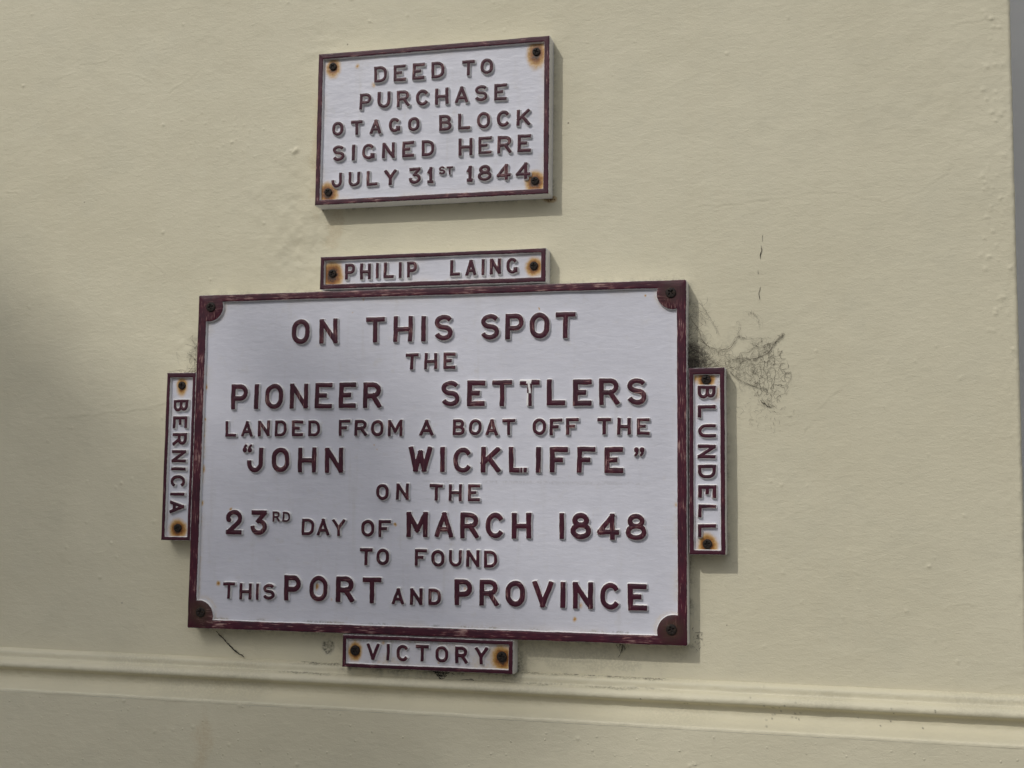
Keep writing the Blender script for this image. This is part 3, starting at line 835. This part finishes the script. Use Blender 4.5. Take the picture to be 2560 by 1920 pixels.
def plaque(key, name, label, rect, bw, words_kw, lug=None, spots=(), halo=(0.026, 1, 1), sr=0.0076, back=0.0335, group=None, gap=None, wear=0.0, marks=None):
    x0, x1, z0, z1 = rect
    ox, oz = (x0 + x1) / 2, z0
    root = empty(name, (ox, 0, oz))
    tag(root, label, 'plaque', group)
    O, I = ring_loops(x0 - ox, x1 - ox, 0, z1 - oz, bw, lug)
    sc = [(x - ox, z - oz) for x, z in SCREWS[key]]
    if lug: rust_pts = []; rim_pts = [(x, z, q_, st_, 1.0) for (x, z), q_, st_ in zip(sc, (0.020, 0.030, 0.036, 0.034), (0.45, 0.62, 0.95, 0.9))]
    else:
        rust_pts = [(x, z, h_[0], h_[2], h_[1]) for (x, z), h_ in zip(sc, halo if isinstance(halo, (list, tuple)) else [halo] * len(sc))]; rim_pts = None
    rust_pts += [(x - ox, z - oz, r, s, d) for (x, z, r, s, d) in spots]
    mr = maroon_material('maroon_paint_' + key, rim_pts, wear)
    ml = maroon_material('maroon_letter_' + key, None, 0.012)
    mw = white_material('white_paint_' + key, rust_pts)
    seed = sum(map(ord, key)) % 50
    link('rim', rim_mesh(O, I, back, seed), mr, root)
    inner = (x0 - ox + bw[0], x1 - ox - bw[1], bw[3], z1 - oz - bw[2])
    link('panel', panel_mesh(x0 - ox + 0.003, x1 - ox - 0.003, 0.003, z1 - oz - 0.003, back - 0.001, inner, marks), mw, root)
    for k, (x, z) in enumerate(sc):
        o_ = link('screw', screw_mesh(sr, 0.4 + 0.9 * k + seed), M_SCREW, root, (x, -0.0004 if lug else RECESS - 0.0012, z))
    for k, wd in enumerate(WORDS[key]):
        text = wd[0]
        if key in ('bern', 'blun'):
            _, za, zb, xa, xb = wd
            me_ = word_mesh('raised_word', text, za - zb, xb - xa, 0.0030, words_kw[0], seed=seed + k, vertical=True)
            link('raised_word', me_, ml, root, (xa - ox, 0, za - oz))
            continue
        _, xa, xb, zb, zt = wd
        H = zt - zb
        big = H > 0.036
        hw = (0.0044 if big else 0.00295) if key == 'main' else 0.0030
        if H < 0.022: hw = 0.0019
        kw = words_kw[0] if big else words_kw[1]
        chip = None
        if text == 'SETTLERS':
            chip = {3: lambda u, v: ((np.abs(u - 0.49 + 0.03 * np.sin(v * 9)) < 0.05 + 0.07 * (v > .86)) & (v > 0.50)).astype(float) + ((u < 0.5) & (np.abs(v - 0.97) < 0.02)) * 0.4 + ((np.abs(u - 0.42) < 0.035) & (v < 0.5)) * 0.5}
        if text == 'WICKLIFFE':
            chip = {4: lambda u, v: (((np.abs(u - 0.62) < 0.015) | (np.abs(u - 0.78) < 0.015)) & (v < 0.2)).astype(float) * 0.6}
        me_ = word_mesh('raised_word', text, xb - xa, H, hw, kw, seed=seed + k, chip=chip, G=0.0005)
        ow = link('raised_word', me_, ml, root, (xa - ox, 0, zb - oz))
        if text == 'SETTLERS': ow['label'] = 'raised maroon word SETTLERS with paint flaked off its second T'
    return root

SPOT = [[0.3013, -0.0393], [0.3496, -0.2779], [0.3537, -0.2851], [0.0557, -0.5267], [0.3903, -0.4175], [0.2463, -0.5271], [0.8305, -0.0249], [0.6453, -0.0423], [0.5173, -0.4094], [0.7109, -0.5703], [0.519, -0.5252], [0.7212, -0.5475], [0.0177, -0.1697], [0.0157, -0.146], [0.0172, -0.2306], [0.0179, -0.2615], [0.0169, -0.3211], [0.0184, -0.3844], [0.5361, -0.4231], [0.2747, -0.5506], [0.1025, -0.2797], [0.0825, -0.3942], [0.882, -0.378], [0.3218, -0.0167]]
sz = [.0025, .003, .0025, .0065, .005, .009, .004, .0028, .010, .006, .006, .006, .006, .005, .005, .004, .010, .006, .008, .004, .007, .003, .006, .004]
stg = [.3, .45, .35, .7, .6, .6, .6, .6, .55, .6, .35, .4, .55, .5, .55, .5, .6, .6, .35, .3, .7, .45, .35, .45]
spots_main = [(x, z, r * 0.85, s * 0.75, 1.2 if r < .0055 else 1.5) for (x, z), r, s in zip(SPOT, sz, stg)]
spots_main += [(0.4905, -0.4255, 0.006, 0.4, 1), (0.0748, -0.3935, 0.005, 0.5, 1.0)]
def main_marks(X, Z):
    X = X + 0.45; Z = Z - 0.6082
    g_ = 0.6 * np.exp(-((Z + 0.5905) / 0.0022) ** 2) * sstep(0.5, 0.7, vnoise(X * 40, Z * 0, 33)) * (X > 0.05)
    g_ = np.maximum(g_, 0.35 * np.exp(-((Z + 0.343 + 0.004 * (X - 0.7)) / 0.0016) ** 2) * sstep(0.3, 0.6, X) * sstep(0.4, 0.7, vnoise(X * 18, Z * 0, 35)))
    y_ = 0.75 * np.exp(-np.abs(X - 0.0175) / 0.0022) * sstep(0.45, 0.7, vnoise(X * 0, Z * 40, 36)) * (Z < -0.1)
    for (cx, cz) in ((0.0254, -0.0226), (0.8741, -0.0218), (0.0256, -0.5796), (0.8738, -0.5824)):
        q = np.abs(np.hypot(X - cx, Z - cz) - 0.0265)
        y_ = np.maximum(y_, 0.55 * np.exp(-q / 0.0025))
    return g_, y_
plaque('main', 'memorial_plaque', 'largest maroon and white plaque, nine lines of raised text, screw lugs in its corners', (0, 0.9, -0.6082, 0),
       (0.0165, 0.0160, 0.0135, 0.0155), (1.06, 1.11), lug=(0.0275, 0.0225), spots=spots_main, sr=0.0088, wear=0.065, marks=main_marks)
plaque('upper', 'memorial_plaque', 'medium maroon and white plaque with five lines of text, topmost and apart from the others', (0.2255, 0.6616, 0.1596, 0.4443),
       (0.0095, 0.0095, 0.0105, 0.0095), (1.1, 1.13), spots=[(0.512, 0.287, 0.004, 0.5, 1.5), (0.300, 0.4185, 0.006, 0.4, 1.3), (0.333, 0.3805, 0.007, 0.3, 1.2), (0.57, 0.31, 0.003, 0.25, 1)],
       halo=[(0.019, 1.35, .85), (0.022, 1.6, .95), (0.023, 1.15, 1.0), (0.025, 1.1, 1.0)], sr=0.0070, wear=0.045)
GN = 'small name plates around the large plaque'
plaque('philip', 'name_plate', 'narrow level name plate with two words, on the top edge of the large plaque', (0.2394, 0.6578, 0.0040, 0.0633),
       (0.0075, 0.0085, 0.0075, 0.0085), (1.0, 0.97), spots=[(0.246, 0.018, 0.016, 0.42, 1.2)], halo=[(0.027, 1.25, 1.0), (0.020, 1.1, .95)], sr=0.0072, group=GN)
plaque('bern', 'name_plate', 'upright name plate with sideways word, left of the large plaque', (-0.0592, -0.0006, -0.4517, -0.1438),
       (0.0072, 0.0062, 0.0090, 0.0066), (1.08, 1.08), halo=[(0.016, 1.5, .75), (0.023, 1.05, 1.0)], sr=0.0072, group=GN, back=0.0335)
plaque('blun', 'name_plate', 'upright name plate with sideways word, right of the large plaque below the big cobweb', (0.9036, 0.9628, -0.4595, -0.1503),
       (0.0078, 0.0078, 0.0112, 0.0078), (1.06, 1.06), spots=[(0.915, -0.166, 0.012, 0.35, 1.2), (0.948, -0.19, 0.014, 0.28, 1.6)], halo=[(0.021, 1.0, .9), (0.021, 1.3, .95)], sr=0.0078, group=GN)
def vic_marks(X, Z):
    g_ = 0.8 * np.exp(-np.abs(Z - 0.0485) / 0.0028) * sstep(0.35, 0.7, vnoise(X * 60, Z * 60, 61)) + 0.5 * np.exp(-np.abs(Z - 0.0075) / 0.002) * sstep(0.45, 0.7, vnoise(X * 50, Z * 50, 62))
    return g_, 0.12 + 0.4 * sstep(0.4, 0.8, vnoise(X * 30, Z * 30, 63))
plaque('vic', 'name_plate', 'narrow level name plate with one word, between the large plaque and the wall moulding', (0.2993, 0.6062, -0.6658, -0.6100),
       (0.0075, 0.0076, 0.0072, 0.0070), (1.1, 1.1), spots=[(0.473, -0.652, 0.004, 0.3, 1), (0.372, -0.6235, 0.006, 0.3, 1)], halo=[(0.017, 1.3, .95), (0.024, 1.1, 1.05)], sr=0.0086, group=GN, marks=vic_marks)

# ------------------------------------------------------------------ cobwebs and debris
def tubes(name, lines, sides=4):
    """lines: list of (points (n,3), radii (n,))"""
    VV = []; FF = []; b = 0
    for P_, R_ in lines:
        P_ = np.asarray(P_, float); n = len(P_)
        if n < 2: continue
        R_ = np.broadcast_to(R_, (n,))
        T_ = np.gradient(P_, axis=0); T_ /= np.maximum(np.linalg.norm(T_, axis=1, keepdims=True), 1e-9)
        A_ = np.cross(T_, np.array([0, 1.0, 0.05])); A_ /= np.maximum(np.linalg.norm(A_, axis=1, keepdims=True), 1e-9)
        B_ = np.cross(T_, A_)
        th = np.linspace(0, 2 * math.pi, sides, endpoint=False)
        V_ = P_[:, None] + R_[:, None, None] * (np.cos(th)[None, :, None] * A_[:, None] + np.sin(th)[None, :, None] * B_[:, None])
        i = np.arange(n * sides).reshape(n, sides) + b; j = np.roll(i, -1, 1)
        FF.append(np.stack([i[:-1], j[:-1], j[1:], i[1:]], -1).reshape(-1, 4)); VV.append(V_.reshape(-1, 3)); b += n * sides
    return mesh_np(name, np.concatenate(VV), np.concatenate(FF))

wr = np.random.default_rng(31)
def strand(pts, r, y, wob=0.0012, step=0.0012, taper=True):
    """a dusty thread along pts [(x,z)...], y a number or function of x"""
    Q = np.array(pts, float)
    s = np.concatenate([[0], np.cumsum(np.hypot(*np.diff(Q, axis=0).T))])
    n = max(4, int(s[-1] / step))
    t = np.linspace(0, s[-1], n)
    x = np.interp(t, s, Q[:, 0]); z = np.interp(t, s, Q[:, 1])
    k = np.ones(5) / 5
    if n > 10: x[2:-2] = np.convolve(x, k, 'valid'); z[2:-2] = np.convolve(z, k, 'valid')
    a, b_ = wr.uniform(0, 99, 2)
    x = x + wob * fbm(t * 160 + a, t * 0 + b_, 3, 4); z = z + wob * fbm(t * 160 + b_, t * 0 + a, 3, 5)
    yy = y(x) if callable(y) else np.full(n, y)
    yy = yy + 0.0008 * fbm(t * 120, t * 0 + a, 2, 6)
    rad = r * (0.45 + 1.1 * vnoise(t * 260 + a, t * 0 + b_, 3))
    if taper: rad = rad * (0.35 + 0.65 * np.sin(np.linspace(0.12, math.pi - 0.12, n)) ** 0.6)
    return np.stack([x, yy, z], 1), rad

def ywall(x):      # the sheet leaves the plaque edge and settles on the wall
    return 0.0322 - 0.020 * np.exp(-np.maximum(x - 0.905, 0) / 0.022)

WEB = [[[0.9049, -0.0567], [0.9081, -0.0684], [0.9154, -0.0785], [0.9211, -0.0886], [0.9243, -0.1002], [0.9307, -0.1086], [0.9404, -0.1137], [0.9476, -0.1155]], [[0.9476, -0.1155], [0.9565, -0.1181], [0.9662, -0.1159], [0.9758, -0.1079], [0.9839, -0.0949], [0.9871, -0.0942], [0.9967, -0.0985]], [[0.9871, -0.0966], [1.0126, -0.0988], [1.038, -0.0978]], [[1.0602, -0.0909], [1.0475, -0.1029], [1.0426, -0.1109], [1.0346, -0.1221], [1.0267, -0.1268], [1.0124, -0.1315], [0.9948, -0.1352], [0.9788, -0.1349], [0.9692, -0.1331]], [[1.0046, -0.106], [1.011, -0.1102], [1.0204, -0.1145], [1.0316, -0.1098], [1.0419, -0.1068]], [[0.9467, -0.1393], [0.9627, -0.1485], [0.9755, -0.1602], [0.9882, -0.1701], [1.004, -0.1768], [1.0198, -0.1819], [1.0324, -0.1853]], [[0.9015, -0.0981], [0.9047, -0.1113], [0.9128, -0.1198], [0.9274, -0.1266], [0.937, -0.135], [0.9563, -0.1484]], [[1.0196, -0.2021], [1.0228, -0.2062], [1.029, -0.2111], [1.0369, -0.2144]], [[0.9197, -0.0306], [0.931, -0.0524], [0.9406, -0.0676], [0.947, -0.0809], [0.9518, -0.0909]], [[0.985, -0.0671], [0.9853, -0.0835], [0.9848, -0.0933]], [[0.9907, -0.0541], [1.0019, -0.0535], [1.0114, -0.0579], [1.0177, -0.0646], [1.0192, -0.0794]], [[1.0344, -0.1416], [1.0455, -0.1426], [1.0581, -0.1412]], [[0.95, -0.1238], [0.9629, -0.1256], [0.9757, -0.1251]], [[0.9659, -0.1502], [0.9788, -0.1455]], [[1.0562, -0.0933], [1.0491, -0.0996], [1.0443, -0.1077]], [[1.0346, -0.1221], [1.0329, -0.1335], [1.0296, -0.148]], [[1.0602, -0.0934], [1.0522, -0.0981], [1.0458, -0.1061], [1.0363, -0.1173]]]
wrad = [0.66 * q_ for q_ in [.00042, .00036, .00022, .00036, .00032, .00036, .00032, .00075, .00018, .00014, .00016, .00028, .00026, .00030, .00045, .00030, .00028]]
lines = []
for pts, r in zip(WEB, wrad):
    lines.append(strand(pts, r, ywall, 0.0024, 0.0008))
    for k in range(4 * (len(pts) - 1)):      # side hairs
        i_ = wr.integers(0, len(pts) - 1); f_ = wr.random()
        p_ = (pts[i_][0] * (1 - f_) + pts[i_ + 1][0] * f_, pts[i_][1] * (1 - f_) + pts[i_ + 1][1] * f_)
        a_ = wr.uniform(0, 6.28); l_ = wr.uniform(.002, .007)
        lines.append(strand([p_, (p_[0] + .6 * l_ * math.cos(a_), p_[1] + .6 * l_ * math.sin(a_)), (p_[0] + l_ * math.cos(a_ + .5), p_[1] + l_ * math.sin(a_ + .5))], wr.uniform(.00007, .00018), ywall, 0.0008))
    if len(pts) > 3:
        for k in range(2):
            off = wr.normal(0, 0.0028, 2)
            lines.append(strand([(p[0] + off[0] + wr.normal(0, .0012), p[1] + off[1] + wr.normal(0, .0012)) for p in pts], r * 0.40, ywall, 0.0025))
def squiggle(cx, cz, length, r, ang=None):
    a = wr.uniform(0, math.pi * 2) if ang is None else ang
    pts = [(cx, cz)]
    for k in range(int(length / 0.003) + 1):
        a += wr.normal(0, 0.55)
        pts.append((pts[-1][0] + 0.003 * math.cos(a), pts[-1][1] + 0.003 * math.sin(a)))
    return strand(pts, r, ywall, 0.0009)
def net(cx, cz, rx, rz, sp, prob, r0, r1, inside):
    """a torn net: neighbouring knots of a jittered lattice joined by sagging threads"""
    nx = int(2 * rx / sp); nz = int(2 * rz / sp)
    K = {}
    for i in range(nx + 1):
        for j in range(nz + 1):
            x = cx - rx + (i + wr.uniform(-.42, .42)) * sp; z = cz - rz + (j + wr.uniform(-.42, .42)) * sp
            if inside(x, z): K[i, j] = (x, z)
    for (i, j), p in K.items():
        for q in ((i + 1, j), (i, j + 1), (i + 1, j + 1)):
            if q in K and wr.random() < (prob if q != (i + 1, j + 1) else prob * 0.3):
                e = K[q]; m_ = ((p[0] + e[0]) / 2 + wr.normal(0, .0006), (p[1] + e[1]) / 2 - abs(wr.normal(0, .0008)))
                lines.append(strand([p, m_, e], wr.uniform(r0, r1), ywall, 0.0007, 0.0009))
        if wr.random() < 0.06: lines.append(strand([p, (p[0] + .0011, p[1] - .0006)], 0.00045, ywall, 0.0003, 0.0004))
net(1.036, -0.160, 0.038, 0.050, 0.0056, 0.62, .00010, .00024, lambda x, z: (x - 1.036) ** 2 / .036 ** 2 + (z + .160) ** 2 / .047 ** 2 < 0.75 + 0.5 * wr.random())
net(0.995, -0.122, 0.045, 0.026, 0.0066, 0.55, .00010, .00024, lambda x, z: z < -0.094 - 0.25 * (x - 1.03) ** 2 * 60 and z > -0.135 - 0.15 * (1.04 - x) + 0.01 and wr.random() < .9)
net(0.985, -0.155, 0.040, 0.024, 0.0046, 0.48, .00007, .00018, lambda x, z: z > -0.150 - 0.42 * (x - 0.955) and wr.random() < .85)
for k in range(130):      # dust caught in the sheet between
    u, v = wr.random(2)
    x = 0.935 + 0.085 * u; z = -0.112 - 0.05 * v - 0.02 * u
    lines.append(squiggle(x, z, wr.uniform(0.006, 0.018), wr.uniform(0.00006, 0.00014)))
for k in range(110):      # trailing specks below
    x = wr.normal(1.025, 0.024); z = wr.normal(-0.215, 0.018)
    lines.append(squiggle(x, z, wr.uniform(0.002, 0.008), wr.uniform(0.00006, 0.00016)))
for k in range(420):      # thick dust in the angle of the two plaques
    u = wr.random() ** 1.7; v = wr.random() ** 1.5
    x = 0.9035 + 0.034 * u; z = -0.1485 + 0.05 * v * (1 - 0.6 * u)
    P_, R_ = squiggle(x, z, wr.uniform(0.004, 0.014), wr.uniform(0.00010, 0.00028))
    P_[:, 1] = np.clip(P_[:, 1] + wr.uniform(-0.004, 0.012), 0.006, 0.0335); P_[:, 0] = np.maximum(P_[:, 0], 0.9015)
    lines.append((P_, R_))
for k in range(60):       # threads from the top of the side down to the dust
    x = 0.903 + 0.02 * wr.random(); z = -0.03 - 0.09 * wr.random()
    lines.append(squiggle(x, z, wr.uniform(0.01, 0.035), wr.uniform(0.00006, 0.00016), -1.2 + wr.normal(0, .3)))
o = link('cobweb', tubes('cobweb', lines), M_WEB)
tag(o, 'big dusty cobweb spreading over the wall from above the right name plate', 'cobweb')

lines = []
for k in range(70):
    x = -0.0025 - abs(wr.normal(0, 0.016)); z = -0.138 + abs(wr.normal(0, 0.030))
    lines.append(strand([(x, z), (x + wr.normal(0, .006), z + wr.normal(0, .008)), (x + wr.normal(0, .009), z + wr.normal(0, .012))], wr.uniform(.00006, .00018), lambda q: 0.031 - 0.012 * np.exp(np.minimum(q, 0) / 0.008)))
for k in range(80):
    x = -0.002 - 0.035 * wr.random() ** 1.8; z = -0.1425 + 0.006 * wr.random() ** 2
    lines.append(strand([(x, z), (x - wr.uniform(.002, .008), z + wr.normal(0, .0015))], wr.uniform(.0001, .00028), wr.uniform(0.008, 0.032)))
for pts in ([(-0.0432, -0.0857), (-0.03, -0.0885), (-0.019, -0.0949), (-0.0025, -0.092)], [(-0.0292, -0.0772), (-0.018, -0.09), (-0.012, -0.1168), (-0.0025, -0.128)],
            [(-0.0411, -0.1382), (-0.03, -0.132), (-0.0175, -0.1343), (-0.003, -0.118)], [(-0.0377, -0.1033), (-0.028, -0.108), (-0.0181, -0.1168)], [(-0.075, -0.139), (-0.05, -0.1345), (-0.03, -0.1385)]):
    lines.append(strand(pts, 0.00022, 0.032))
o = link('cobweb', tubes('cobweb', lines), M_WEB)
tag(o, 'thin wispy cobweb on the left edge of the large plaque above the left name plate', 'cobweb')

lines = []
for k in range(150):
    x = wr.normal(0.472, 0.011); z = -0.667 - 0.019 * wr.random() * max(0.1, 1 - abs(x - 0.478) / 0.022)
    P_, R_ = strand([(x, z), (x + wr.normal(0.002, .004), z + wr.normal(0, .003)), (x + wr.normal(.004, .005), z + wr.normal(0, .004))], wr.uniform(.00015, .0005), wr.uniform(0.018, 0.030))
    lines.append((P_, R_))
for pts, r in (([(0.462, -0.670), (0.4715, -0.680), (0.4876, -0.6885), (0.497, -0.689), (0.5035, -0.686)], .0007), ([(0.500, -0.684), (0.515, -0.681), (0.5305, -0.6805)], .0004), ([(0.527, -0.679), (0.5345, -0.6825)], .0011), ([(0.5285, -0.686), (0.5307, -0.6945)], .0009)):
    lines.append(strand(pts, r, 0.020, 0.001))
o = link('cobweb', tubes('cobweb', lines), M_DEBRIS)
tag(o, 'dark clump of web and dirt hanging below the lowest name plate on the moulding', 'cobweb')

lines = []
for k in range(34):
    x = 0.7875 + wr.normal(0, 0.005); z = -0.6085 - abs(wr.normal(0, 0.006))
    lines.append(strand([(x, z), (x + wr.normal(0, .003), z - wr.uniform(.002, .009))], wr.uniform(.0001, .0003), wr.uniform(0.022, 0.032)))
lines.append(strand([(0.7885, -0.6075), (0.788, -0.618), (0.785, -0.628), (0.782, -0.635)], .0004, 0.030))
o = link('cobweb', tubes('cobweb', lines), M_DEBRIS)
tag(o, 'small dark web wisp hanging under the bottom rim of the large plaque', 'cobweb')
lines = []
for k in range(30):
    x = 0.903 + abs(wr.normal(0, 0.013)); z = -0.598 + wr.normal(0, 0.012)
    lines.append(strand([(x, z), (x + wr.normal(0, .004), z + wr.normal(0, .004))], wr.uniform(.0001, .00028), 0.0328))
o = link('cobweb', tubes('cobweb', lines), M_DEBRIS)
tag(o, 'faint dark wisps of web beside the lower right corner of the large plaque', 'cobweb')

P_, R_ = strand([[0.0429, -0.6153], [0.0559, -0.6273], [0.074, -0.6436], [0.0869, -0.6533], [0.0995, -0.6596]], 0.0010, 0.0300, 0.0014, taper=True)
P2, R2_ = strand([(0.073, -0.643), (0.080, -0.6485), (0.086, -0.6525)], 0.0013, 0.0296, 0.001)
P3, R3_ = strand([(0.092, -0.657), (0.099, -0.6545)], 0.0003, 0.0296, 0.001)
o = link('twig', tubes('twig', [(P_, R_), (P2, R2_), (P3, R3_)], 6), M_DEBRIS)
tag(o, 'thin dark twig sticking down from the lower left corner of the large plaque', 'twig')

CRK = [[[1.0259, 0.0786], [1.0248, 0.0662]], [[1.0229, 0.06], [1.0245, 0.0525], [1.0208, 0.0427], [1.0217, 0.037]], [[1.0177, 0.0175], [1.0183, 0.0105]], [[1.0213, -0.0106], [1.0188, -0.0216], [1.0199, -0.0328]]]
CL = ('faint topmost of the dark threads stuck to the wall above the big cobweb', 'thick crooked black thread stuck to the wall, second from the top',
      'short faint thread on the wall between the two thick black threads', 'thick slightly bent black thread on the wall, lowest one above the big cobweb')
for pts, r, lb in zip(CRK, (.00024, .00048, .00022, .00038), CL):
    P_, R_ = strand(pts, r, 0.0328, 0.0008)
    tag(link('dust_thread', tubes('dust_thread', [(P_, R_)]), M_DEBRIS), lb, 'thread', 'dark threads stuck to the wall')

# ------------------------------------------------------------------ the tree up the street whose crown shades the left of the wall
tr = np.random.default_rng(5)
T0 = np.array(SUN) 
shade = [(-0.58, -0.02, .12, 1.5), (-0.50, -0.12, .14, 1.6), (-0.55, -0.30, .20, 2.0), (-0.40, -0.34, .14, 1.5), (-0.34, -0.20, .11, .9), (-0.62, -0.55, .2, 1.6), (-0.33, -0.60, .16, 1.1),
         (-0.30, -0.82, .20, 1.8), (-0.05, -0.88, .18, 1.6), (0.18, -0.90, .17, 1.5), (0.38, -0.95, .16, 1.2), (-0.5, -0.85, .2, 1.6), (0.24, -0.40, .15, .9), (0.36, -0.30, .11, .6), (0.14, -0.12, .07, .8), (0.22, -0.2, .09, .6),
         (0.08, -0.50, .13, 1.0), (-0.15, -0.55, .13, .8), (0.42, -0.60, .15, .8), (0.3, -0.7, .15, .9), (-0.12, -0.32, .10, .6), (0.62, -0.75, .14, .4)]
leafV = []
def leaf(c, s):
    n = tr.normal(size=3); n /= np.linalg.norm(n); a = np.cross(n, [0, 0, 1.0]); a /= np.linalg.norm(a); b = np.cross(n, a)
    leafV.append(np.array([c - a * s * .5, c + b * s * .28, c + a * s * .5, c - b * s * .28]))
for (x, z, r, den) in shade:
    for k in range(int(300 * den * (r / .15) ** 2)):
        q = tr.normal(0, 0.5, 2) * r
        c = np.array([x + q[0], WY, z + q[1]]) + T0 * tr.uniform(12.5, 16.0)
        leaf(c, tr.uniform(.05, .09))
for k in range(2600):                       # the rest of the crown, clear of the wall seen here
    c = np.array([-8.2, -9.6, 8.0]) + tr.normal(size=3) * np.array([.95, .9, 1.0])
    leaf(c, tr.uniform(.07, .12))
leafV = np.concatenate(leafV)
tb = np.array([-7.4, -10.2, -1.93])
tree = empty('street_tree', tuple(tb))
tag(tree, 'leafy street tree out of the picture whose crown dapples the left of the wall', 'tree')
link('crown', mesh_np('crown', leafV - tb, np.arange(len(leafV)).reshape(-1, 4), smooth=False), plain('leaf_green', (0.06, 0.10, 0.03), 0.6, 5), tree)
tl = [(np.array([(-7.4, -10.2, -1.93), (-7.45, -10.1, 1.0), (-7.5, -10.0, 3.5), (-7.6, -9.9, 5.5), (-7.9, -9.7, 7.5)]) - tb, np.array([.22, .17, .14, .11, .05]))]
tl += [(np.array([(-7.5, -10, 3.8), (-6.9, -9.8, 5.6), (-6.3, -9.6, 7.4)]) - tb, np.array([.09, .06, .03])), (np.array([(-7.55, -10, 4.6), (-8.3, -9.9, 6.3), (-8.9, -9.8, 7.8)]) - tb, np.array([.09, .06, .03]))]
link('trunk', tubes('trunk', tl, 10), plain('bark', (0.12, 0.09, 0.065), 0.9, 20), tree)
